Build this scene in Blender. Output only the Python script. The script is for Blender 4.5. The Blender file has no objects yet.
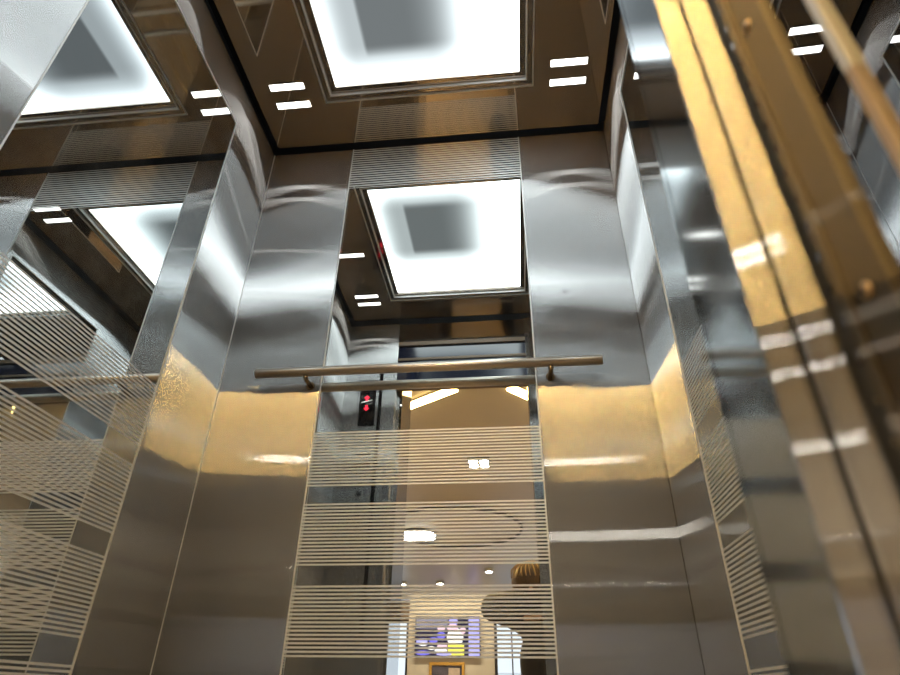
import bpy, bmesh, math, random
from mathutils import Vector, Matrix
random.seed(4)
S = bpy.context.scene
COL = S.collection
ZC = 0.8                      # lens height above the floor; heights below are given from the lens and lifted by ZC
PI = math.pi

# ------------------------------------------------------------------ materials
def new_mat(name):
    m = bpy.data.materials.new(name); m.use_nodes = True
    nt = m.node_tree; nt.nodes.clear()
    out = nt.nodes.new('ShaderNodeOutputMaterial')
    return m, nt, out

def N(nt, t, **kw):
    n = nt.nodes.new(t)
    for k, v in kw.items(): setattr(n, k, v)
    return n

def M2(nt, op, a, b=None):
    n = nt.nodes.new('ShaderNodeMath'); n.operation = op
    for i, v in enumerate((a, b)):
        if v is None: continue
        if isinstance(v, (int, float)): n.inputs[i].default_value = v
        else: nt.links.new(v, n.inputs[i])
    return n.outputs[0]

def col4(c): return (c[0], c[1], c[2], 1)

def principled(name, color, rough=.5, metal=0., noise=0., nscale=20., bump=0., spec=None, stretch=(1, 1, 1), coat=0.):
    m, nt, out = new_mat(name)
    p = N(nt, 'ShaderNodeBsdfPrincipled')
    p.inputs['Base Color'].default_value = col4(color)
    p.inputs['Roughness'].default_value = rough
    p.inputs['Metallic'].default_value = metal
    p.inputs['Coat Weight'].default_value = coat
    if spec is not None: p.inputs['Specular IOR Level'].default_value = spec
    nt.links.new(p.outputs[0], out.inputs[0])
    if noise or bump:
        tc = N(nt, 'ShaderNodeTexCoord'); mp = N(nt, 'ShaderNodeMapping')
        mp.inputs['Scale'].default_value = stretch
        nz = N(nt, 'ShaderNodeTexNoise'); nz.inputs['Scale'].default_value = nscale; nz.inputs['Detail'].default_value = 4
        nt.links.new(tc.outputs['Object'], mp.inputs[0]); nt.links.new(mp.outputs[0], nz.inputs['Vector'])
        if noise:
            mx = N(nt, 'ShaderNodeMix', data_type='RGBA')
            mx.inputs['A'].default_value = col4([c * (1 - noise) for c in color])
            mx.inputs['B'].default_value = col4([min(1, c * (1 + noise)) for c in color])
            nt.links.new(nz.outputs['Fac'], mx.inputs['Factor'])
            nt.links.new(mx.outputs['Result'], p.inputs['Base Color'])
        if bump:
            b = N(nt, 'ShaderNodeBump'); b.inputs['Strength'].default_value = 1; b.inputs['Distance'].default_value = bump
            nt.links.new(nz.outputs['Fac'], b.inputs['Height']); nt.links.new(b.outputs[0], p.inputs['Normal'])
    return m

def emit(name, color, strength):
    m, nt, out = new_mat(name)
    e = N(nt, 'ShaderNodeEmission'); e.inputs[0].default_value = col4(color); e.inputs[1].default_value = strength
    nt.links.new(e.outputs[0], out.inputs[0]); return m

def brushed(name, color, r_v=.011, wide=.5, wave=.00012, broad=.16):
    """stainless sheet brushed along Z: scratches tilt the normal sideways only, so reflections smear
    horizontally and stay crisp vertically; a weaker broad lobe stands for the satin finish"""
    m, nt, out = new_mat(name)
    L = nt.links.new
    tc = N(nt, 'ShaderNodeTexCoord')
    # sheet waviness
    mp = N(nt, 'ShaderNodeMapping'); mp.inputs['Scale'].default_value = (1.6, 1.6, 1.0)
    nz = N(nt, 'ShaderNodeTexNoise'); nz.inputs['Scale'].default_value = 2.6; nz.inputs['Detail'].default_value = 1
    L(tc.outputs['Object'], mp.inputs[0]); L(mp.outputs[0], nz.inputs['Vector'])
    b = N(nt, 'ShaderNodeBump'); b.inputs['Distance'].default_value = wave; L(nz.outputs['Fac'], b.inputs['Height'])
    # fine tone streaks along the brushing
    mg = N(nt, 'ShaderNodeMapping'); mg.inputs['Scale'].default_value = (170, 170, 2.5)
    ng = N(nt, 'ShaderNodeTexNoise'); ng.inputs['Scale'].default_value = 1; ng.inputs['Detail'].default_value = 2
    L(tc.outputs['Object'], mg.inputs[0]); L(mg.outputs[0], ng.inputs['Vector'])
    mx = N(nt, 'ShaderNodeMix', data_type='RGBA')
    mx.inputs['A'].default_value = col4([c * .965 for c in color]); mx.inputs['B'].default_value = col4([min(1, c * 1.035) for c in color])
    L(ng.outputs['Fac'], mx.inputs['Factor'])
    tv = N(nt, 'ShaderNodeCombineXYZ'); tv.inputs[2].default_value = 1
    def lobe(alpha_v, aniso):
        # alpha_v is the vertical width; the sideways width is up to ten times that
        asp = math.sqrt(1 - .9 * aniso)
        g = N(nt, 'ShaderNodeBsdfAnisotropic'); g.distribution = 'GGX'; g.inputs['Anisotropy'].default_value = aniso
        g.inputs['Roughness'].default_value = math.sqrt(alpha_v / asp)
        L(tv.outputs[0], g.inputs['Tangent']); L(mx.outputs['Result'], g.inputs['Color']); L(b.outputs[0], g.inputs['Normal'])
        return g.outputs[0]
    def mixs(f, x, y):
        q = N(nt, 'ShaderNodeMixShader'); q.inputs[0].default_value = f; L(x, q.inputs[1]); L(y, q.inputs[2]); return q.outputs[0]
    sh = mixs(wide, lobe(r_v, 1.0), lobe(r_v * 3, 1.0))
    g2 = N(nt, 'ShaderNodeBsdfAnisotropic'); g2.inputs['Roughness'].default_value = .58; g2.inputs['Anisotropy'].default_value = 0
    L(mx.outputs['Result'], g2.inputs['Color'])
    L(mixs(broad, sh, g2.outputs[0]), out.inputs[0])
    return m

def mirror_mat(name, shift=0., top_band=None, color=(.80, .82, .80)):
    """silvered glass with acid-etched horizontal stripes in bands"""
    m, nt, out = new_mat(name)
    tc = N(nt, 'ShaderNodeTexCoord'); sp = N(nt, 'ShaderNodeSeparateXYZ')
    nt.links.new(tc.outputs['Object'], sp.inputs[0])
    z = sp.outputs[2]
    TOP, PITCH, BAND, LINE = .5614 + shift + ZC, .1762, .1363, .00774
    d = M2(nt, 'SUBTRACT', TOP, z)
    u = M2(nt, 'MULTIPLY', M2(nt, 'FRACT', M2(nt, 'DIVIDE', d, PITCH)), PITCH)
    inb = M2(nt, 'MULTIPLY', M2(nt, 'LESS_THAN', u, BAND), M2(nt, 'GREATER_THAN', d, 0.))
    ln = M2(nt, 'LESS_THAN', M2(nt, 'FRACT', M2(nt, 'DIVIDE', u, LINE)), .50)
    mask = M2(nt, 'MULTIPLY', inb, ln)
    if top_band:
        z0, z1 = top_band
        t = M2(nt, 'MULTIPLY', M2(nt, 'GREATER_THAN', z, z0 + ZC), M2(nt, 'LESS_THAN', z, z1 + ZC))
        l2 = M2(nt, 'LESS_THAN', M2(nt, 'FRACT', M2(nt, 'DIVIDE', z, .0105)), .55)
        mask = M2(nt, 'MAXIMUM', mask, M2(nt, 'MULTIPLY', t, l2))
    gl = N(nt, 'ShaderNodeBsdfGlossy'); gl.inputs['Color'].default_value = col4(color); gl.inputs['Roughness'].default_value = 0
    # faint smears and dust on the glass
    df = N(nt, 'ShaderNodeBsdfDiffuse'); df.inputs[0].default_value = (.75, .72, .68, 1)
    nz = N(nt, 'ShaderNodeTexNoise'); nz.inputs['Scale'].default_value = 14; nz.inputs['Detail'].default_value = 7; nz.inputs['Roughness'].default_value = .7
    nt.links.new(tc.outputs['Object'], nz.inputs['Vector'])
    dust = M2(nt, 'MULTIPLY', M2(nt, 'POWER', nz.outputs['Fac'], 5.0), .35)
    clean = N(nt, 'ShaderNodeMixShader')
    nt.links.new(dust, clean.inputs[0]); nt.links.new(gl.outputs[0], clean.inputs[1]); nt.links.new(df.outputs[0], clean.inputs[2])
    # etched glass: satin, scatters light
    fr = N(nt, 'ShaderNodeBsdfDiffuse'); fr.inputs[0].default_value = (.72, .72, .71, 1)
    fg = N(nt, 'ShaderNodeBsdfGlossy'); fg.inputs['Color'].default_value = (.8, .8, .78, 1); fg.inputs['Roughness'].default_value = .45
    fm = N(nt, 'ShaderNodeMixShader'); fm.inputs[0].default_value = .45
    nt.links.new(fr.outputs[0], fm.inputs[1]); nt.links.new(fg.outputs[0], fm.inputs[2])
    mix = N(nt, 'ShaderNodeMixShader')
    nt.links.new(mask, mix.inputs[0]); nt.links.new(clean.outputs[0], mix.inputs[1]); nt.links.new(fm.outputs[0], mix.inputs[2])
    nt.links.new(mix.outputs[0], out.inputs[0]); return m

def polished(name, color, rough=.03, wave=.0):
    m, nt, out = new_mat(name)
    g = N(nt, 'ShaderNodeBsdfGlossy'); g.inputs['Color'].default_value = col4(color); g.inputs['Roughness'].default_value = rough
    if wave:
        tc = N(nt, 'ShaderNodeTexCoord'); nz = N(nt, 'ShaderNodeTexNoise'); nz.inputs['Scale'].default_value = 3; nz.inputs['Detail'].default_value = 0
        b = N(nt, 'ShaderNodeBump'); b.inputs['Distance'].default_value = wave
        nt.links.new(tc.outputs['Object'], nz.inputs['Vector']); nt.links.new(nz.outputs['Fac'], b.inputs['Height']); nt.links.new(b.outputs[0], g.inputs['Normal'])
    nt.links.new(g.outputs[0], out.inputs[0]); return m

def panel_light_mat(name, cx, cy, strength):
    """edge-lit acrylic diffuser: bright rim, dimmer grey middle where the LEDs do not reach"""
    m, nt, out = new_mat(name)
    tc = N(nt, 'ShaderNodeTexCoord'); sp = N(nt, 'ShaderNodeSeparateXYZ'); nt.links.new(tc.outputs['Object'], sp.inputs[0])
    def edge(v, a, b):                      # smooth 0..1 between a and b
        r = N(nt, 'ShaderNodeMapRange'); r.interpolation_type = 'SMOOTHSTEP'
        r.inputs['From Min'].default_value = a; r.inputs['From Max'].default_value = b
        nt.links.new(v, r.inputs['Value']); return r.outputs[0]
    x = M2(nt, 'SUBTRACT', sp.outputs[0], cx); y = M2(nt, 'ABSOLUTE', M2(nt, 'SUBTRACT', sp.outputs[1], cy))
    core = M2(nt, 'MULTIPLY', M2(nt, 'MULTIPLY', edge(x, -.11, -.095), edge(x, .18, .02)), edge(y, .16, .115))
    halo = M2(nt, 'MULTIPLY', M2(nt, 'MULTIPLY', edge(x, -.31, -.13), edge(x, .36, .08)), edge(y, .33, .11))
    h = M2(nt, 'ADD', M2(nt, 'MULTIPLY', core, .27), M2(nt, 'MULTIPLY', halo, .73))
    st = M2(nt, 'MULTIPLY', M2(nt, 'POWER', .0175, h), strength)
    e = N(nt, 'ShaderNodeEmission'); e.inputs[0].default_value = (.87, .97, 1, 1)
    nt.links.new(st, e.inputs[1]); nt.links.new(e.outputs[0], out.inputs[0]); return m

STEEL = (.69, .685, .675)
mat = {}
mat['steel'] = brushed('brushed stainless steel', STEEL)
mat['steel_side'] = brushed('brushed stainless side sheet', STEEL, .011, .4, .00004)
mat['steel_dark'] = brushed('dull bronze door frame', (.17, .148, .12), .03, .5, .0, .5)
mat['steel_flat'] = brushed('brushed stainless strip', STEEL, .011, .4, .0)
mat['steel_jamb'] = polished('bright jamb steel', (.62, .64, .66), .10, .0001)
mat['mirror_back'] = mirror_mat('etched mirror glass', 0., (1.397, 1.577))
mat['mirror_side'] = mirror_mat('etched side mirror glass', .013, None, (.62, .645, .655))
mat['chrome'] = polished('polished steel edge', (.82, .81, .79), .06)
def coated(name, color, rough, dcol, dmix):
    m, nt, out = new_mat(name)
    g = N(nt, 'ShaderNodeBsdfGlossy'); g.inputs['Color'].default_value = col4(color); g.inputs['Roughness'].default_value = rough
    d = N(nt, 'ShaderNodeBsdfDiffuse'); d.inputs[0].default_value = col4(dcol)
    x = N(nt, 'ShaderNodeMixShader'); x.inputs[0].default_value = dmix
    nt.links.new(g.outputs[0], x.inputs[1]); nt.links.new(d.outputs[0], x.inputs[2]); nt.links.new(x.outputs[0], out.inputs[0])
    return m
mat['bronze_polish'] = coated('polished bronze ceiling', (.57, .49, .405), .04, (.42, .30, .18), .05)
mat['trim'] = principled('satin edge strip', (.78, .77, .74), .45, .5)
mat['lip'] = polished('dark lip', (.30, .26, .22), .15)
mat['bronze_frame'] = polished('polished dark frame', (.42, .37, .32), .08)
mat['transom_polish'] = polished('polished dark header', (.34, .35, .37), .05)
mat['black'] = principled('matt black', (.008, .008, .009), .7)
mat['black_gloss'] = principled('black glass', (.006, .006, .008), .06)
mat['blueblack'] = principled('blue black reflection tone', (.008, .012, .03), .15)  # colour standing in for the dark reflection on the lintel
mat['tube'] = principled('satin handrail tube', (.60, .54, .47), .32, 1.)
mat['bronze_bracket'] = principled('dark bronze bracket', (.30, .22, .13), .25, 1.)
mat['screw'] = principled('worn bronze screw', (.45, .33, .20), .3, 1.)
mat['tan_paint'] = principled('tan satin ceiling paint', (.50, .47, .43), .35, 0, .04, 3)
mat['cream'] = principled('cream wall paint', (.80, .72, .58), .6, 0, .04, 4)
mat['brown_wall'] = principled('brown wall paint', (.20, .14, .09), .6, 0, .08, 3)
mat['tile'] = principled('tan stone tile', (.46, .37, .27), .3, 0, .15, 5)
mat['cab_floor'] = principled('tan speckled vinyl', (.46, .36, .26), .45, 0, .25, 90)
mat['frame_dark'] = principled('dark window frame', (.03, .03, .035), .4)
mat['gold_frame'] = principled('gold picture frame', (.70, .42, .10), .3, .7, .1, 60)
mat['plaster'] = principled('pale facade plaster', (.75, .76, .78), .8, 0, .05, 3)
mat['facade_glass'] = principled('facade window glass', (.10, .20, .32), .1)
mat['panel_light'] = panel_light_mat('ceiling light diffuser', .49, -.455, 10.5)
mat['slot'] = emit('downlight lens', (1, .99, .95), 5)
mat['led_warm'] = emit('warm led strip', (1, .64, .21), 105)
mat['led_white'] = emit('white spot lens', (1, .97, .90), 120)
mat['lamp_round'] = emit('round lamp diffuser', (1, .95, .85), 42)
mat['red_led'] = emit('red arrow leds', (1, .03, .06), 2.2)
mat['skin'] = principled('skin', (.62, .40, .30), .5)
mat['hair'] = principled('brown hair', (.10, .055, .025), .45, 0, .5, 160, .001, None, (1, 1, .15))
mat['strand'] = principled('golden hair strands', (.55, .36, .16), .4)
mat['jacket'] = principled('black jacket', (.012, .011, .011), .7, 0, .3, 40)
mat['glass'] = None
m_, nt_, out_ = new_mat('clear window pane')
g_ = N(nt_, 'ShaderNodeBsdfGlass'); g_.inputs['IOR'].default_value = 1.02; g_.inputs['Roughness'].default_value = 0
nt_.links.new(g_.outputs[0], out_.inputs[0]); mat['glass'] = m_

# ------------------------------------------------------------------ mesh helpers
class MB:
    def __init__(s): s.bm = bmesh.new(); s.slots = []
    def _mi(s, m):
        if m is None: return 0
        if m not in s.slots: s.slots.append(m)
        return s.slots.index(m)
    def box(s, x0, x1, y0, y1, z0, z1, m=None):
        vs = [s.bm.verts.new((x, y, z)) for x in (x0, x1) for y in (y0, y1) for z in (z0, z1)]
        mi = s._mi(m)
        for f in ((0, 1, 3, 2), (4, 6, 7, 5), (0, 4, 5, 1), (2, 3, 7, 6), (0, 2, 6, 4), (1, 5, 7, 3)):
            fc = s.bm.faces.new([vs[i] for i in f]); fc.material_index = mi
        return s
    def rbox(s, x0, x1, y0, y1, z0, z1, ox=0, oy=0, ang=0, m=None):
        vs = []
        c, n = math.cos(ang), math.sin(ang)
        for x in (x0, x1):
            for y in (y0, y1):
                for z in (z0, z1): vs.append(s.bm.verts.new((ox + c * x - n * y, oy + n * x + c * y, z)))
        mi = s._mi(m)
        for f in ((0, 1, 3, 2), (4, 6, 7, 5), (0, 4, 5, 1), (2, 3, 7, 6), (0, 2, 6, 4), (1, 5, 7, 3)):
            fc = s.bm.faces.new([vs[i] for i in f]); fc.material_index = mi
        return s
    def tube(s, pts, r, seg=20, cap=True, m=None, smooth=True):
        pts = [Vector(p) for p in pts]; rings = []; mi = s._mi(m)
        prev = None
        for i, p in enumerate(pts):
            a = pts[max(0, i - 1)]; b = pts[min(len(pts) - 1, i + 1)]
            t = (b - a).normalized()
            up = prev if prev is not None else (Vector((0, 0, 1)) if abs(t.z) < .9 else Vector((0, 1, 0)))
            u = (up - t * up.dot(t)).normalized(); prev = u
            w = t.cross(u); rr = r[i] if isinstance(r, (list, tuple)) else r
            rings.append([s.bm.verts.new(p + (u * math.cos(k * 2 * PI / seg) + w * math.sin(k * 2 * PI / seg)) * rr) for k in range(seg)])
        for a, b in zip(rings, rings[1:]):
            for k in range(seg):
                f = s.bm.faces.new((a[k], a[(k + 1) % seg], b[(k + 1) % seg], b[k])); f.smooth = smooth; f.material_index = mi
        if cap:
            for rg in (rings[0], rings[-1]):
                f = s.bm.faces.new(rg); f.material_index = mi
        return s
    def cyl(s, c, axis, r, h, seg=24, m=None):
        c = Vector(c); a = Vector(axis).normalized()
        return s.tube([c - a * h / 2, c + a * h / 2], r, seg, True, m)
    def poly(s, pts, depth, m=None):
        """flat polygon extruded along depth vector"""
        mi = s._mi(m); d = Vector(depth)
        a = [s.bm.verts.new(p) for p in pts]; b = [s.bm.verts.new(Vector(p) + d) for p in pts]
        for f in (a, list(reversed(b))):
            fc = s.bm.faces.new(f); fc.material_index = mi
        n = len(a)
        for i in range(n):
            fc = s.bm.faces.new((a[i], a[(i + 1) % n], b[(i + 1) % n], b[i])); fc.material_index = mi
        return s
    def ball(s, c, r, m=None, seg=16):
        mi = s._mi(m); r = (r, r, r) if isinstance(r, (int, float)) else r
        res = bmesh.ops.create_uvsphere(s.bm, u_segments=seg, v_segments=seg // 2 + 2, radius=1)
        fs = set()
        for v in res['verts']:
            v.co = Vector((v.co.x * r[0] + c[0], v.co.y * r[1] + c[1], v.co.z * r[2] + c[2]))
            fs.update(v.link_faces)
        for f in fs: f.smooth = True; f.material_index = mi
        return s
    def torus(s, c, R, r, seg=64, k=10, m=None, sx=1, sy=1):
        mi = s._mi(m); rings = []
        for i in range(seg):
            a = 2 * PI * i / seg; rg = []
            for j in range(k):
                b = 2 * PI * j / k
                rg.append(s.bm.verts.new((c[0] + (R + r * math.cos(b)) * math.cos(a) * sx, c[1] + (R + r * math.cos(b)) * math.sin(a) * sy, c[2] + r * math.sin(b))))
            rings.append(rg)
        for i in range(seg):
            A, B = rings[i], rings[(i + 1) % seg]
            for j in range(k):
                f = s.bm.faces.new((A[j], B[j], B[(j + 1) % k], A[(j + 1) % k])); f.smooth = True; f.material_index = mi
        return s
    def build(s, name, m, parent=None, bevel=0, segs=2, world=True):
        bmesh.ops.recalc_face_normals(s.bm, faces=s.bm.faces[:])
        me = bpy.data.meshes.new(name)
        s.bm.to_mesh(me); s.bm.free()
        for k in (s.slots or [m]): me.materials.append(mat[k] if isinstance(k, str) else k)
        o = bpy.data.objects.new(name, me); COL.objects.link(o)
        if parent is not None:
            o.parent = parent
            if world: o.matrix_parent_inverse = Matrix.Translation(parent.location).inverted()
        if bevel:
            b = o.modifiers.new('bevel', 'BEVEL'); b.width = bevel; b.segments = segs; b.limit_method = 'ANGLE'
        return o

def Z(z): return z + ZC
def tag(o, label=None, cat=None, group=None, kind=None):
    if label: o['label'] = label
    if cat: o['category'] = cat
    if group: o['group'] = group
    if kind: o['kind'] = kind
    return o
def thing(name, loc, label, cat, group=None):
    o = bpy.data.objects.new(name, None); COL.objects.link(o); o.location = loc; o.empty_display_size = .05
    return tag(o, label, cat, group)
def struct(name, mb, m, label=None, cat=None, bevel=0):
    o = mb.build(name, m, None, bevel); o['kind'] = 'structure'
    if label: o['label'] = label
    if cat: o['category'] = cat
    return o

# ------------------------------------------------------------------ cab geometry (metres)
W, YF, HW, HC = 1.1, -1.08, Z(1.579), Z(1.597)
MX0, MX1 = .2749, .826                 # mirror on the rear wall
MY0, MY1, MTOP = -.249, -.781, Z(1.433)  # mirrors on the side walls
DX0, DX1, DTOP = .240, .845, Z(1.232)  # doorway
# floor of the cab
struct('floor', MB().box(-.03, W + .03, -1.14, .03, -.04, 0), 'cab_floor', 'tan speckled floor of the lift car', 'floor')
# rear wall: two brushed sheets either side of the mirror, backing behind
b = MB().box(0, MX0, 0, .03, 0, HW).box(MX1, W, 0, .03, 0, HW)
struct('wall_back', b.box(MX0, MX1, .007, .03, 0, HW), 'steel', 'brushed steel rear wall of the lift car beside the mirror', 'wall', )
for nm, x0, x1, xb0, xb1, lab in (('wall_left', -.03, 0, -.03, -.007, 'brushed steel left wall panels and header around the left mirror'),
                                  ('wall_right', W, W + .03, W + .007, W + .03, 'brushed steel right wall panels and header around the right mirror')):
    b = MB()
    b.box(x0, x1, MY0, 0, 0, HW)
    b.box(x0, x1, -1.08, MY1, 0, HW)
    b.box(x0, x1, MY1, MY0, MTOP, HW)
    b.box(xb0, xb1, MY1, MY0, 0, MTOP)
    struct(nm, b, 'steel_side', lab, 'wall')
for nm, x, w_ in (('trim_3', .0006, .0012), ('trim_4', W - .0006, .0012)):
    struct(nm, MB().box(x - w_ / 2, x + w_ / 2, -.0012, 0, 0, HW), 'trim' if x < .5 else 'lip', 'thin seam line in the %s rear corner of the lift car' % ('left' if x < .5 else 'right'), 'trim')
# front wall: return panels each side of the doorway
struct('wall_front', MB().box(0, DX0, -1.13, YF, 0, HW), 'steel', 'brushed steel front panel carrying the call panel, seen in the rear mirror', 'wall')
struct('wall_front_right', MB().box(DX1, W, -1.0845, YF, 0, HW), 'steel_jamb', 'brushed steel front panel right of the doorway', 'wall')
# polished lintel over the doorway, dark and brown reflections put in as colour
b = MB()
b.box(DX0, DX1, -1.125, -1.088, Z(1.476), HW, 'transom_polish')
b.box(DX0, DX1, -1.125, -1.083, Z(1.456), Z(1.476), 'brown_wall')
b.box(DX0, DX1, -1.125, -1.095, Z(1.388), Z(1.456), 'blueblack')
b.box(DX0, DX1, -1.125, -1.086, Z(1.376), Z(1.388), 'brown_wall')
b.box(DX0, DX1, -1.125, -1.092, Z(1.246), Z(1.376), 'blueblack')
b.box(DX0, DX1, -1.125, -1.086, DTOP, Z(1.246), 'brown_wall')
struct('trim_1', b, 'transom_polish', 'layered polished lintel with coloured-in reflections above the doorway, seen in the rear mirror', 'trim')

# ceiling sheet with a hole for the light, and the black void above the walls
LX0, LX1, LY0, LY1 = .228, .872, -.905, -.176
c0, c1, d0, d1 = .016, W - .016, -1.066, -.014
b = MB()
b.box(c0, LX0, d0, d1, HC, HC + .012).box(LX1, c1, d0, d1, HC, HC + .012)
b.box(LX0, LX1, d0, LY0, HC, HC + .012).box(LX0, LX1, LY1, d1, HC, HC + .012)
struct('ceiling', b, 'bronze_polish', 'polished dark bronze ceiling of the lift car', 'ceiling')
b = MB().box(-.06, W + .06, -1.16, .06, Z(1.66), Z(1.68))
b.box(-.06, -.03, -1.16, .06, HW, Z(1.66)).box(W + .03, W + .06, -1.16, .06, HW, Z(1.66))
b.box(-.03, W + .03, .03, .06, HW, Z(1.66)).box(-.03, W + .03, -1.16, -1.13, HW, Z(1.66))
struct('ceiling_void', b, 'black', 'black shadow gap between ceiling sheet and walls', 'ceiling')

# ------------------------------------------------------------------ mirrors
def mirror(label, glass_box, m, edges):
    x0, x1, y0, y1, z0, z1 = glass_box
    t = thing('wall_mirror', ((x0 + x1) / 2, (y0 + y1) / 2, 0), label, 'mirror')
    MB().box(*glass_box).build('glass', m, t)
    for e in edges: MB().box(*e).build('edge_trim', 'trim', t)
    return t
E = .0016
mirror('tall mirror with etched white stripes in the middle of the rear steel wall', (MX0, MX1, .0005, .007, 0, HW), 'mirror_back',
       [(MX0 - E, MX0 + E, -.0012, .0005, 0, HW), (MX1 - E, MX1 + E, -.0012, .0005, 0, HW)])
mirror('large striped mirror on the left wall, reflecting the ceiling light', (-.007, -.0005, MY1, MY0, 0, MTOP), 'mirror_side',
       [(-.0005, .0012, MY0 - E, MY0 + E, 0, MTOP), (-.0005, .0012, MY1 - E, MY1 + E, 0, MTOP), (-.0005, .0012, MY1, MY0, MTOP - E, MTOP + E)])
mirror('striped mirror on the right wall, only a narrow strip showing past the door frame', (W + .0005, W + .007, MY1, MY0, 0, MTOP), 'mirror_side',
       [(W - .0012, W + .0005, MY0 - E, MY0 + E, 0, MTOP), (W - .0012, W + .0005, MY1 - E, MY1 + E, 0, MTOP), (W - .0012, W + .0005, MY1, MY0, MTOP - E, MTOP + E)])

# ------------------------------------------------------------------ ceiling light: stepped dark frame, chrome lips, diffuser
t = thing('ceiling_light', (.55, -.54, HC), 'large square glowing white ceiling light in a stepped dark bronze frame', 'ceiling light')
def ring(mb, o, i, zo, zi, m=None):
    """sloping rectangular band from rectangle o to rectangle i"""
    mi = mb._mi(m)
    def rc(r, z): return [mb.bm.verts.new(p) for p in ((r[0], r[2], z), (r[1], r[2], z), (r[1], r[3], z), (r[0], r[3], z))]
    A, B = rc(o, zo), rc(i, zi)
    for k in range(4):
        f = mb.bm.faces.new((A[k], A[(k + 1) % 4], B[(k + 1) % 4], B[k])); f.material_index = mi
def inset(d): return (LX0 + d, LX1 - d, LY0 + d, LY1 - d)
def hoop(d0_, d1_, z0, z1):
    a, c = inset(d0_), inset(d1_)
    b = MB()
    b.box(a[0], a[1], a[2], c[2], z0, z1).box(a[0], a[1], c[3], a[3], z0, z1)
    b.box(a[0], c[0], c[2], c[3], z0, z1).box(c[1], a[1], c[2], c[3], z0, z1)
    return b
hoop(-.001, .0025, HC - .003, HC + .004).build('outer_lip', 'trim', t)
hoop(.0025, .018, HC + .003, HC + .010).build('outer_frame', 'bronze_frame', t)
hoop(.018, .0215, HC + .001, HC + .013).build('middle_lip', 'trim', t)
hoop(.0215, .037, HC + .011, HC + .018).build('inner_frame', 'bronze_frame', t)
hoop(.037, .040, HC + .014, HC + .020).build('inner_lip', 'bronze_frame', t)
i_ = inset(.040)
MB().box(i_[0], i_[1], i_[2], i_[3], HC + .0205, HC + .028).build('diffuser', 'panel_light', t)

# slot downlights let into the ceiling sheet
def slot(x, y, label):
    t = thing('slot_downlight', (x, y, HC), label, 'downlight', 'slot downlights in the lift ceiling')
    MB().box(x - .053, x + .053, y - .011, y + .011, HC - .0025, HC - .0002).build('lens', 'slot', t, .0008)
    b = MB()
    for yy in (-.0125, .0125): b.box(x - .055, x + .055, y + yy - .0015, y + yy + .0015, HC - .0035, HC - .0001)
    b.build('rim', 'chrome', t)
    return t
sl = [(.124, -.179, 'slot downlight nearest the rear left corner of the ceiling'), (.124, -.244, 'slot downlight second from the rear wall, left of the ceiling light'),
      (.124, -.561, 'single slot downlight midway along the left side of the ceiling'), (.122, -.858, 'slot downlight second from the doorway on the left side of the ceiling'),
      (.122, -.919, 'slot downlight nearest the front left corner of the ceiling')]
for x, y, lab in sl: slot(x, y, lab)
slot(.976, -.181, 'slot downlight nearest the rear right corner of the ceiling')
slot(.976, -.245, 'slot downlight second from the rear wall, right of the ceiling light')

# ------------------------------------------------------------------ handrail
HR, RO = Z(.7086), -.045
t = thing('handrail', (.55, RO, HR), 'round satin steel handrail across the rear wall', 'handrail')
b = MB()
b.tube([(.116, RO, HR), (.118, RO, HR), (.983, RO, HR), (.985, RO, HR)], [.0112, .0122, .0122, .0112], 32)
b.build('tube', 'tube', t)
for x in (.248, .861):
    br = MB()
    br.tube([(x, RO, HR - .010), (x, RO + .001, HR - .014), (x, RO + .008, HR - .018), (x, RO + .026, HR - .018), (x, -.0035, HR - .018)], [.006, .006, .006, .0058, .0058], 16)
    br.ball((x, RO + .002, HR - .0165), .0072)
    o = br.build('bracket', 'bronze_bracket', t)
    MB().cyl((x, -.0018, HR - .018), (0, 1, 0), .011, .0034).build('wall_flange', 'bronze_bracket', o)

# small raised rivet on the right sheet of the rear wall
o = MB().ball((.9206, -.0002, Z(.9505)), (.006, .0008, .006)).build('rivet', 'steel_flat')
tag(o, 'small round rivet head on the right rear steel sheet above the handrail', 'rivet')

# ------------------------------------------------------------------ control panel on the front return (reflected in the rear mirror)
t = thing('control_panel', (.12, YF, Z(.9)), 'lift call panel with black display and red arrows, seen in the rear mirror', 'control panel')
MB().box(.070, .160, YF, YF + .004, Z(.55), Z(1.30)).build('plate', 'steel_flat', t, .0008)
MB().box(.079, .153, YF + .004, YF + .007, Z(1.042), Z(1.27)).build('display', 'black_gloss', t)
def arrow(x, z, s, up):
    d = s if up else -s
    p = [(x - s, YF + .0072, z), (x + s, YF + .0072, z), (x, YF + .0072, z + d)]
    q = [(x - s * .4, YF + .0072, z - d * 1.1), (x + s * .4, YF + .0072, z - d * 1.1), (x + s * .4, YF + .0072, z), (x - s * .4, YF + .0072, z)]
    return MB().poly(p, (0, .001, 0)).poly(q, (0, .001, 0))
arrow(.113, 1.178 + ZC, .013, True).build('red_arrow', 'red_led', t)
arrow(.113, 1.128 + ZC, .013, False).build('red_arrow', 'red_led', t)
b = MB()
for k in range(2): b.rbox(-.03, .03, YF + .0072, YF + .008, -.0022, .0022, .113, 0, 0)
b.bm.free()
b = MB()
for dz in (-.012, .004):
    b.poly([(.088, YF + .0072, Z(1.150 + dz)), (.088, YF + .0072, Z(1.154 + dz)), (.138, YF + .0072, Z(1.166 + dz)), (.138, YF + .0072, Z(1.162 + dz))], (0, .0008, 0))
b.build('display_stripe', 'chrome', t)
MB().box(.082, .150, YF + .004, YF + .0055, Z(.9075), Z(.9125)).build('card_slot', 'black', t)
for x in (.097, .134):
    o = MB().box(x - .014, x + .014, YF + .004, YF + .008, Z(.852), Z(.874)).build('button', 'black_gloss', t, .001)
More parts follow.
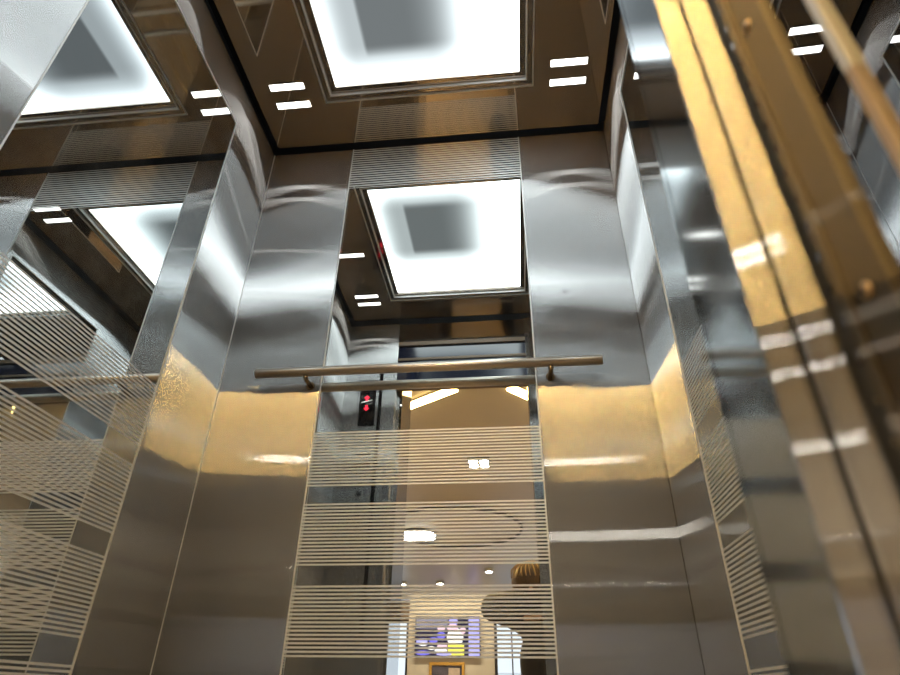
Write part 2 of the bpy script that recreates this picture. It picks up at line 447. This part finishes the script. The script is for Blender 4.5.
for k, z in enumerate((.78, .735, .69, .645)):
    o = MB().cyl((.115, YF + .006, Z(z)), (0, 1, 0), .013, .004).build('button', 'chrome', t)
    MB().cyl((.115, YF + .0083, Z(z)), (0, 1, 0), .008, .0012).build('button_cap', 'black_gloss', o)
o = MB().box(.165, .180, YF, YF + .003, Z(.2), Z(1.32)).build('sensor_strip', 'black_gloss')
tag(o, 'narrow black glass strip beside the lift call panel', 'sensor strip')

# ------------------------------------------------------------------ right side of the doorway, very close to the lens
t = thing('door_panel', (.9, -1.11, 0), 'sliding door leaf whose bevelled edge is the first tall strip at right', 'lift door')
MB().box(DX1, 1.30, -1.1305, -1.0855, .01, DTOP + .3).build('panel', 'steel_jamb', t, .0003)
MB().poly([(DX1, -1.1309, .01), (.90, -1.1309, .01), (.90, -1.1382, .01), (.8516, -1.1382, .01), (DX1, -1.1325, .01)], (0, 0, DTOP + .3)).build('edge_strip', 'steel_flat', t, .0009)
MB().box(.8535, .90, -1.1425, -1.1383, .01, DTOP + .3).build('groove', 'black', t)
t = thing('door_panel', (.9, -1.146, 0), 'second sliding door leaf whose bevelled edge is the next tall strip, left of the sensor gap', 'lift door')
MB().poly([(.8526, -1.1426, .01), (1.30, -1.1426, .01), (1.30, -1.1514, .01), (.8577, -1.1514, .01), (.8526, -1.1460, .01)], (0, 0, DTOP + .3)).build('panel', 'steel_flat', t, .0006)
# light curtain, recessed between door edge and landing frame
t = thing('light_curtain', (.862, -1.161, 0), 'black door sensor strip with small dark eyes in the gap beside the door edge', 'door sensor')
MB().box(.8590, .8720, -1.1700, -1.1520, .01, DTOP + .3).build('housing', 'black', t)
for k in range(26):
    MB().cyl((.8587, -1.1600, Z(.035 + k * .013)), (1, 0, 0), .0018, .0009, 12).build('sensor_eye', 'black_gloss', t)
# bronze landing frame strip with screws
t = thing('door_frame_strip', (.860, -1.18, 0), 'dull bronze frame strip with two round screws, right of the sensor gap', 'door frame')
MB().box(.8530, .8720, -1.1905, -1.1707, .01, DTOP + .3).box(.8512, .8530, -1.1752, -1.1707, .01, DTOP + .3).build('strip', 'steel_dark', t, .0005)
for y, z in ((-1.1805, .2232), (-1.1815, .0966)):
    o = MB().ball((.8530, y, Z(z)), (.0014, .0025, .0025)).build('screw', 'screw', t)
    MB().box(.8513, .8519, y - .0005, y + .0005, Z(z) - .0013, Z(z) + .0013).build('screw_slot', 'black', o)
# landing reveal, turned a little into the doorway
mat['reveal'] = polished('polished landing steel', (.60, .61, .62), .012)
mat['bead'] = principled('tan satin bead', (.50, .40, .31), .55, .2)
struct('wall_reveal_right', MB().rbox(0, .4, -.19, 0, 0, Z(1.75), .8553, -1.1908, math.radians(-1.4)), 'reveal', 'polished steel landing reveal at far right, mirroring the lift ceiling', 'wall')
t = thing('corner_bead', (.854, -1.211, 0), 'slim tan metal bead running up the polished reveal at far right', 'corner bead')
MB().box(.8528, .8547, -1.2128, -1.2093, .0, Z(.151)).build('bead', 'bead', t, .0004)
MB().box(.8526, .8547, -1.2128, -1.2093, Z(.151), Z(.22)).build('bead_upper', 'trim', t, .0004)
# left side of the doorway
t = thing('door_stile', (.252, -1.14, 0), 'slim golden door stile at the left of the doorway, seen in the rear mirror', 'door frame')
MB().box(DX0, .2485, -1.1405, -1.131, .01, DTOP + .25).build('stile', 'steel_flat', t, .0006)
struct('wall_reveal_left', MB().box(-.2, .262, -1.38, -1.1410, 0, Z(1.75)), 'reveal', 'polished steel landing reveal left of the doorway', 'wall')
# landing head above the doorway
struct('trim_2', MB().box(.262, .8530, -1.38, -1.1527, Z(1.45), Z(1.75)), 'reveal', 'polished landing head above the doorway', 'trim')

# ------------------------------------------------------------------ lobby behind the photographer
LZ, LY = Z(1.64), -10.7
LXa, LXb = -4.0, 4.2
struct('floor_lobby', MB().box(LXa, LXb, LY - .2, -1.14, -.04, -.0), 'tile', 'tan stone lobby floor', 'floor')
struct('ceiling_lobby', MB().box(LXa, LXb, LY, -1.38, LZ, LZ + .05), 'tan_paint', 'tan lobby ceiling with warm LED lines, seen in the rear mirror', 'ceiling')
b = MB().box(LXa, -.2, -1.38, -1.30, 0, LZ + .05).box(1.258, LXb, -1.38, -1.30, 0, LZ + .05)
struct('wall_landing', b, 'cream', 'cream lobby wall around the lift doorway', 'wall')
struct('wall_lobby_left', MB().box(LXa - .1, LXa, LY, -1.3, 0, LZ + .05), 'cream', 'cream lobby side wall', 'wall')
struct('wall_lobby_right', MB().box(LXb, LXb + .1, LY, -1.3, 0, LZ + .05), 'cream', 'cream lobby side wall opposite', 'wall')
# far wall with a cream pier between two windows
wz = Z(1.29)
b = MB()
b.box(-1.273, .302, LY - .25, LY, 0, LZ, 'cream')
b.box(LXa, -3.2, LY - .2, LY - .05, 0, LZ, 'brown_wall').box(2.6, LXb, LY - .2, LY - .05, 0, LZ, 'brown_wall')
b.box(-3.2, -1.273, LY - .2, LY - .05, wz, LZ, 'brown_wall').box(.302, 2.6, LY - .2, LY - .05, wz, LZ, 'brown_wall')
b.box(-3.2, -1.273, LY - .2, LY - .05, 0, .5, 'brown_wall').box(.302, 2.6, LY - .2, LY - .05, 0, .5, 'brown_wall')
struct('wall_far', b, 'cream', 'cream far wall of the lobby around the television', 'wall')
def window(name, x0, x1, bars, label):
    fr = MB()
    fr.box(x0, x0 + .05, LY - .16, LY - .08, .5, wz).box(x1 - .05, x1, LY - .16, LY - .08, .5, wz)
    fr.box(x0 + .05, x1 - .05, LY - .16, LY - .08, .5, .56).box(x0 + .05, x1 - .05, LY - .16, LY - .08, wz - .03, wz)
    for xb in bars: fr.box(xb - .012, xb + .012, LY - .15, LY - .09, .56, wz - .03)
    t = tag(fr.build(name, 'frame_dark'), label, 'window', None, 'structure')
    MB().box(x0 + .05, x1 - .05, LY - .125, LY - .119, .56, wz - .03).build('pane', 'glass', t)
window('window_1', -3.2, -1.273, (-2.2,), 'bright window left of the television, seen in the rear mirror')
window('window_2', .302, 2.6, (.62, .88), 'bright window right of the television, seen in the rear mirror')
# building outside
t = thing('building', (1.2, -19, 0), 'pale building outside the right lobby window', 'building')
MB().box(-1, 3.0, -21, -19, 0, 1.55).build('facade', 'plaster', t)
for x in (.1, .75, 1.4): MB().box(x, x + .4, -19.0, -18.97, .75, 1.35).build('window', 'facade_glass', t)

# television
t = thing('television', (-.54, LY, Z(1.0)), 'wall television showing a purple and yellow picture, seen low in the rear mirror', 'television')
tx0, tx1, tz0, tz1 = -1.125, .043, Z(.693), Z(1.331)
MB().box(tx0 - .012, tx1 + .012, LY + .02, LY + .07, tz0 - .015, tz1 + .012).build('bezel', 'black', t, .004)
MB().box(-.8, -.3, LY + .001, LY + .02, Z(.85), Z(1.15)).build('wall_bracket', 'black', t)
pal = {'v': (.16, .14, .62), 'd': (.02, .018, .045), 'p': (.75, .50, .58), 'w': (.92, .88, .84), 'y': (.82, .72, .10), 'l': (.38, .36, .80), 'g': (.22, .20, .24)}
for k, c in pal.items(): mat['tv_' + k] = emit('television colour ' + k, c, 1.9)
sc = MB()
yy = LY + .0705
def R(u0, u1, v0, v1, c, lift=0):
    # u from left to right and v from top to bottom as watched from the lobby reflection
    x0, x1 = tx0 + (tx1 - tx0) * u0, tx0 + (tx1 - tx0) * u1
    sc.box(x0, x1, yy, yy + .001 + lift * .0006, tz1 - (tz1 - tz0) * v1, tz1 - (tz1 - tz0) * v0, 'tv_' + c)
def Bl(u, v, ru, rv, c, lift=1):
    pts = []
    for i in range(20):
        a = 2 * PI * i / 20
        pts.append((tx0 + (tx1 - tx0) * (u + ru * math.cos(a)), yy, tz1 - (tz1 - tz0) * (v + rv * math.sin(a))))
    sc.poly(pts, (0, .001 + lift * .0006, 0), 'tv_' + c)
R(0, 1, 0, 1, 'd'); R(.83, 1, 0, 1, 'l', 1); R(0, .5, 0, .3, 'g', 1)
Bl(.59, .12, .07, .12, 'l', 2); Bl(.58, .28, .09, .1, 'p', 3); Bl(.62, .52, .13, .24, 'w', 2); R(.51, .76, .68, .98, 'y', 3)
Bl(.74, .35, .05, .09, 'p', 3); Bl(.1, .64, .09, .09, 'l', 2); Bl(.12, .70, .07, .05, 'w', 3); Bl(.28, .60, .07, .08, 'v', 2)
Bl(.40, .30, .06, .08, 'p', 2); Bl(.40, .48, .07, .1, 'v', 2); Bl(.42, .76, .08, .08, 'p', 2); Bl(.40, .86, .1, .06, 'w', 3)
Bl(.12, .92, .12, .06, 'v', 2); Bl(.25, .80, .06, .05, 'w', 3); Bl(.45, .95, .12, .04, 'l', 3)
sc.build('screen', 'tv_d', t)
# gold framed picture below it
t = thing('picture_frame', (-.55, LY, Z(.45)), 'gold framed picture of two pale groups hanging under the television', 'picture')
fx0, fx1, fz0, fz1 = -.87, -.235, Z(.17), Z(.60)
b = MB().box(fx0, fx1, LY, LY + .03, fz1 - .05, fz1).box(fx0, fx1, LY, LY + .03, fz0, fz0 + .05)
b.box(fx0, fx0 + .05, LY, LY + .03, fz0 + .05, fz1 - .05).box(fx1 - .05, fx1, LY, LY + .03, fz0 + .05, fz1 - .05)
b.build('frame', 'gold_frame', t, .004)
mat['pic_dark'] = principled('dark painted ground', (.10, .09, .12), .5, 0, .7, 9)
mat['pic_pale'] = principled('pale painted patch', (.75, .58, .45), .5, 0, .4, 12)
b = MB().box(fx0 + .05, fx1 - .05, LY + .004, LY + .012, fz0 + .05, fz1 - .05, 'pic_dark')
b.box(-.52, -.32, LY + .012, LY + .014, fz0 + .06, fz1 - .09, 'pic_pale').box(-.78, -.62, LY + .012, LY + .014, fz0 + .06, fz1 - .22, 'pic_pale')
b.build('canvas', 'pic_dark', t)

# suspended warm LED lines forming a wide V on the lobby ceiling
def led(x0, y0, x1, y1, label, dz=0.):
    LZ = globals()['LZ'] - dz
    d = math.hypot(x1 - x0, y1 - y0); a = math.atan2(y1 - y0, x1 - x0)
    t = thing('led_line_light', (x0, y0, LZ), label, 'led light', 'warm LED lines on the lobby ceiling')
    MB().rbox(0, d, -.032, .032, LZ - .012, LZ - .0005, x0, y0, a).build('channel', 'chrome', t)
    MB().rbox(.004, d - .004, -.030, .030, LZ - .024, LZ - .0122, x0, y0, a).build('diffuser', 'led_warm', t)
led(.435, -1.892, .0, -2.199, 'short warm LED line left of centre, the brighter slanting line in the rear mirror')
led(.0, -2.199, -.62, -3.42, 'long warm LED line running away left of the doorway', .002)
led(.767, -1.905, .910, -2.066, 'short warm LED line at the right edge of the rear mirror reflection')
led(.910, -2.066, 1.56, -3.42, 'long warm LED line running away right of the doorway', .002)
# square four-eye spot
def cluster(cx, cy_, label, r=.036):
    t = thing('spot_cluster', (cx, cy_, LZ), label, 'spotlight', 'square spot clusters in the lobby')
    MB().box(cx - .09, cx + .09, cy_ - .09, cy_ + .09, LZ - .03, LZ - .0005).build('housing', 'frame_dark', t, .003)
    for i in (-1, 1):
        for j in (-1, 1): MB().cyl((cx + i * .042, cy_ + j * .042, LZ - .032), (0, 0, 1), r, .004).build('spot_lens', 'led_white', t)
cluster(.50, -3.2, 'square cluster of four white spots on the lobby ceiling, seen through the stripes')
cluster(-1.75, -2.42, 'square spot cluster left of the lift, upper white streak on the strips at right', .024)
cluster(-2.12, -2.62, 'square spot cluster further left, lower white streak on the strips at right', .024)
# round lamp in a wide ring
t = thing('round_ceiling_lamp', (-.34, -5.52, LZ), 'round glowing white lamp on the lobby ceiling, seen through the stripes', 'ceiling lamp')
MB().cyl((-.34, -5.52, LZ - .014), (0, 0, 1), .215, .027, 48).build('base', 'frame_dark', t)
MB().cyl((-.34, -5.52, LZ - .042), (0, 0, 1), .20, .029, 48).build('shade', 'lamp_round', t)
t = MB().torus((.12, -5.3, LZ - .02), .72, .018, 72, 10, None, 1, 1.2).build('ceiling_ring', 'frame_dark')
tag(t, 'thin dark oval ring around the round lamp on the lobby ceiling', 'ceiling ring')
for x, y, lab in ((-1.076, -8.8, 'small white spot high left of the television'), (-.464, -8.73, 'small white spot straight above the television'), (.365, -7.738, 'tiny white ceiling spot nearest the person')):
    t = thing('ceiling_spot', (x, y, LZ), lab, 'spotlight', 'small lobby ceiling spots')
    MB().cyl((x, y, LZ - .02), (0, 0, 1), .06, .039).build('can', 'plaster', t)
    MB().cyl((x, y, LZ - .042), (0, 0, 1), .045, .004).build('spot_lens', 'led_white', t)

# ------------------------------------------------------------------ the photographer, kneeling on the landing behind the camera
def skin_mesh(name, pts, edges, root, m, parent=None, sub=2):
    me = bpy.data.meshes.new(name)
    me.from_pydata([p[:3] for p in pts], edges, [])
    o = bpy.data.objects.new(name, me); COL.objects.link(o)
    sk = o.modifiers.new('skin', 'SKIN'); sk.use_smooth_shade = True
    for i, p in enumerate(pts):
        v = me.skin_vertices[0].data[i]
        r = p[3]; v.radius = (r, r) if not isinstance(r, tuple) else r
        v.use_root = (i == root)
    s = o.modifiers.new('sub', 'SUBSURF'); s.levels = sub; s.render_levels = sub
    me.materials.append(mat[m])
    if parent is not None:
        o.parent = parent; o.matrix_parent_inverse = Matrix.Translation(parent.location).inverted()
    return o
px, py = .906, -1.91
person = thing('person', (px, py, 0), 'kneeling person in a black jacket with brown hair, elbow raised, in the rear mirror', 'person')
P_ = [(px, py - .05, .50, .15),            # 0 pelvis
      (px, py - .03, .72, .145),           # 1 waist
      (px, py + .01, .95, .165),           # 2 chest
      (px, py + .03, 1.10, .10),           # 3 neck base
      (px - .06, py + .05, 1.16, .055),    # 4 neck
      (px - .17, py + .05, 1.17, .075),    # 5 left-of-picture shoulder
      (px - .31, py + .08, 1.20, .068),   # 6 raised elbow
      (px + .03, py + .24, 1.205, .05),   # 7 wrist near the chin
      (px + .18, py + .03, 1.05, .07),     # 8 other shoulder
      (px + .22, py + .06, .80, .055),     # 9 elbow
      (px + .05, py + .30, .80, .04),      # 10 wrist towards the camera
      (px - .11, py - .02, .46, .11),      # 11 hip
      (px - .13, py + .20, .12, .075),     # 12 knee
      (px - .13, py - .22, .075, .055),    # 13 ankle
      (px + .11, py - .02, .46, .11),      # 14 hip
      (px + .13, py + .20, .12, .075),     # 15 knee
      (px + .13, py - .22, .075, .055)]    # 16 ankle
skin_mesh('body', P_, [(0, 1), (1, 2), (2, 3), (3, 4), (3, 5), (5, 6), (6, 7), (3, 8), (8, 9), (9, 10), (0, 11), (11, 12), (12, 13), (0, 14), (14, 15), (15, 16)], 0, 'jacket', person)
hx, hy, hz = px - .085, py + .10, 1.275
hd = MB()
hd.ball((hx, hy, hz), (.076, .095, .105), None, 24)
hd.ball((hx, hy + .094, hz - .018), (.012, .020, .018))
hd.ball((hx, hy + .03, hz - .075), (.052, .06, .04))
for s in (-1, 1): hd.ball((hx + s * .078, hy - .005, hz - .01), (.012, .02, .03))
hd.tube([(hx, hy - .01, hz - .14), (hx, hy, hz - .05)], [.05, .048], 16)
head = hd.build('head', 'skin', person)
for s in (-1, 1): MB().ball((hx + s * .030, hy + .086, hz - .010), (.011, .008, .006)).build('eye', 'black_gloss', head)
MB().ball((hx, hy + .089, hz - .055), (.022, .008, .006)).build('mouth', 'strand', head)
hr = MB(); hr.ball((hx + .012, hy + .012, hz + .030), (.104, .106, .090), None, 24); hr.ball((hx + .03, hy - .05, hz - .03), (.10, .07, .10), None, 20)
hair = hr.build('hair', 'hair', person)
for k in range(11):
    a = -1.35 + 2.3 * k / 10 + random.uniform(-.06, .06)
    pts = []
    for j in range(7):
        b_ = .10 + 1.35 * j / 6
        sx = math.sin(a) * math.sin(b_) - .30 * math.sin(b_) * (1 - j / 9)
        sx = max(-.97, min(.97, sx))
        syy = math.sqrt(max(0.02, math.sin(b_) ** 2 - min(sx * sx, math.sin(b_) ** 2)))
        pts.append((hx + .012 + .106 * sx, hy + .012 + .109 * syy, hz + .030 + .093 * math.cos(b_)))
    MB().tube(pts, random.uniform(.0022, .0042), 6).build('hair_strand', 'strand', hair)
def hand(cx, cy, cz, d, up):
    d = Vector(d).normalized(); up = Vector(up).normalized(); sd = d.cross(up)
    c = Vector((cx, cy, cz)); pts = [(*c, .020), (*(c + d * .05), .024)]; ed = [(0, 1)]
    for i, L in enumerate((.062, .070, .066, .052)):
        o_ = sd * (i - 1.5) * .018
        k = len(pts)
        pts += [(*(c + d * .078 + o_), .0085), (*(c + d * (.078 + L * .5) + o_ - up * .012), .008), (*(c + d * (.078 + L * .75) + o_ - up * .035), .007)]
        ed += [(1, k), (k, k + 1), (k + 1, k + 2)]
    k = len(pts)
    pts += [(*(c + d * .03 - sd * .032), .010), (*(c + d * .06 - sd * .048 - up * .01), .009)]
    ed += [(0, k), (k, k + 1)]
    return skin_mesh('hand', pts, ed, 0, 'skin', person, 1)
hand(px + .035, py + .245, 1.205, (1, .15, .05), (0, 0, 1))
hand(px + .04, py + .31, .80, (-.6, .8, 0), (0, 0, 1))

# ------------------------------------------------------------------ light from outside, lobby washer
w = bpy.data.worlds.new('daylight'); S.world = w; w.use_nodes = True
bg = w.node_tree.nodes['Background']; bg.inputs[0].default_value = (.82, .90, 1, 1); bg.inputs[1].default_value = 1.3

def area(name, loc, rot, sx, sy, energy, color):
    l = bpy.data.lights.new(name, 'AREA'); l.shape = 'RECTANGLE'; l.size = sx; l.size_y = sy; l.energy = energy; l.color = color
    o = bpy.data.objects.new(name, l); COL.objects.link(o); o.location = loc; o.rotation_euler = rot; return o
area('wall_washer', (-.48, LY + .6, LZ - .03), (math.radians(-35), 0, 0), 1.5, .08, 22, (1, .84, .6))
# added uplighters on the unseen lobby side walls, there to brighten the ceiling
mat['brass'] = principled('brass of added uplighter', (.75, .55, .25), .3, 1.)
for x, sx, lab in ((LXa, 1, 'added brass fill uplighter on the left lobby wall'), (LXb, -1, 'added brass fill uplighter on the right lobby wall')):
    for y in (-2.6, -5.6):
        t = thing('added_uplighter', (x, y, 1.75), lab + (' near the lift' if y > -3 else ' far from the lift'), 'added wall lamp', 'added fill uplighters in the lobby')
        MB().poly([(x, y - .35, 1.70), (x + sx * .16, y - .35, 1.78), (x, y - .35, 1.78)], (0, .70, 0)).build('bowl', 'brass', t)
        area('added_uplight', (x + sx * .09, y, 1.80), (0, math.radians(180 - 28 * sx), 0), .14, .66, 175, (1, .90, .77))

# ------------------------------------------------------------------ camera
cam = bpy.data.cameras.new('camera'); co = bpy.data.objects.new('camera', cam); COL.objects.link(co)
F = Vector((-0.09324137, 0.84654205, 0.52409217)); Rr = Vector((0.99462359, 0.10301704, 0.01055503)); U = Vector((0.04505515, -0.5222586, 0.85159614))
Mx = Matrix(((Rr.x, U.x, -F.x), (Rr.y, U.y, -F.y), (Rr.z, U.z, -F.z))).to_4x4()
Mx.translation = Vector((.75454223, -1.32298341, ZC))
co.matrix_world = Mx
cam.sensor_width = 36; cam.sensor_fit = 'HORIZONTAL'; cam.lens = 591.617 / 900 * 36
cam.clip_start = .005
cam.dof.use_dof = True; cam.dof.focus_distance = 2.2; cam.dof.aperture_fstop = 8.0
S.camera = co
# ------------------------------------------------------------------ colour management and light paths
S.view_settings.view_transform = 'Standard'; S.view_settings.look = 'None'; S.view_settings.gamma = 1; S.view_settings.use_curve_mapping = False
S.view_settings.exposure = 0.12
cy = S.cycles; cy.use_light_tree = False
cy.max_bounces = 24; cy.glossy_bounces = 20; cy.diffuse_bounces = 4; cy.transmission_bounces = 6
cy.sample_clamp_indirect = 4; cy.caustics_reflective = True
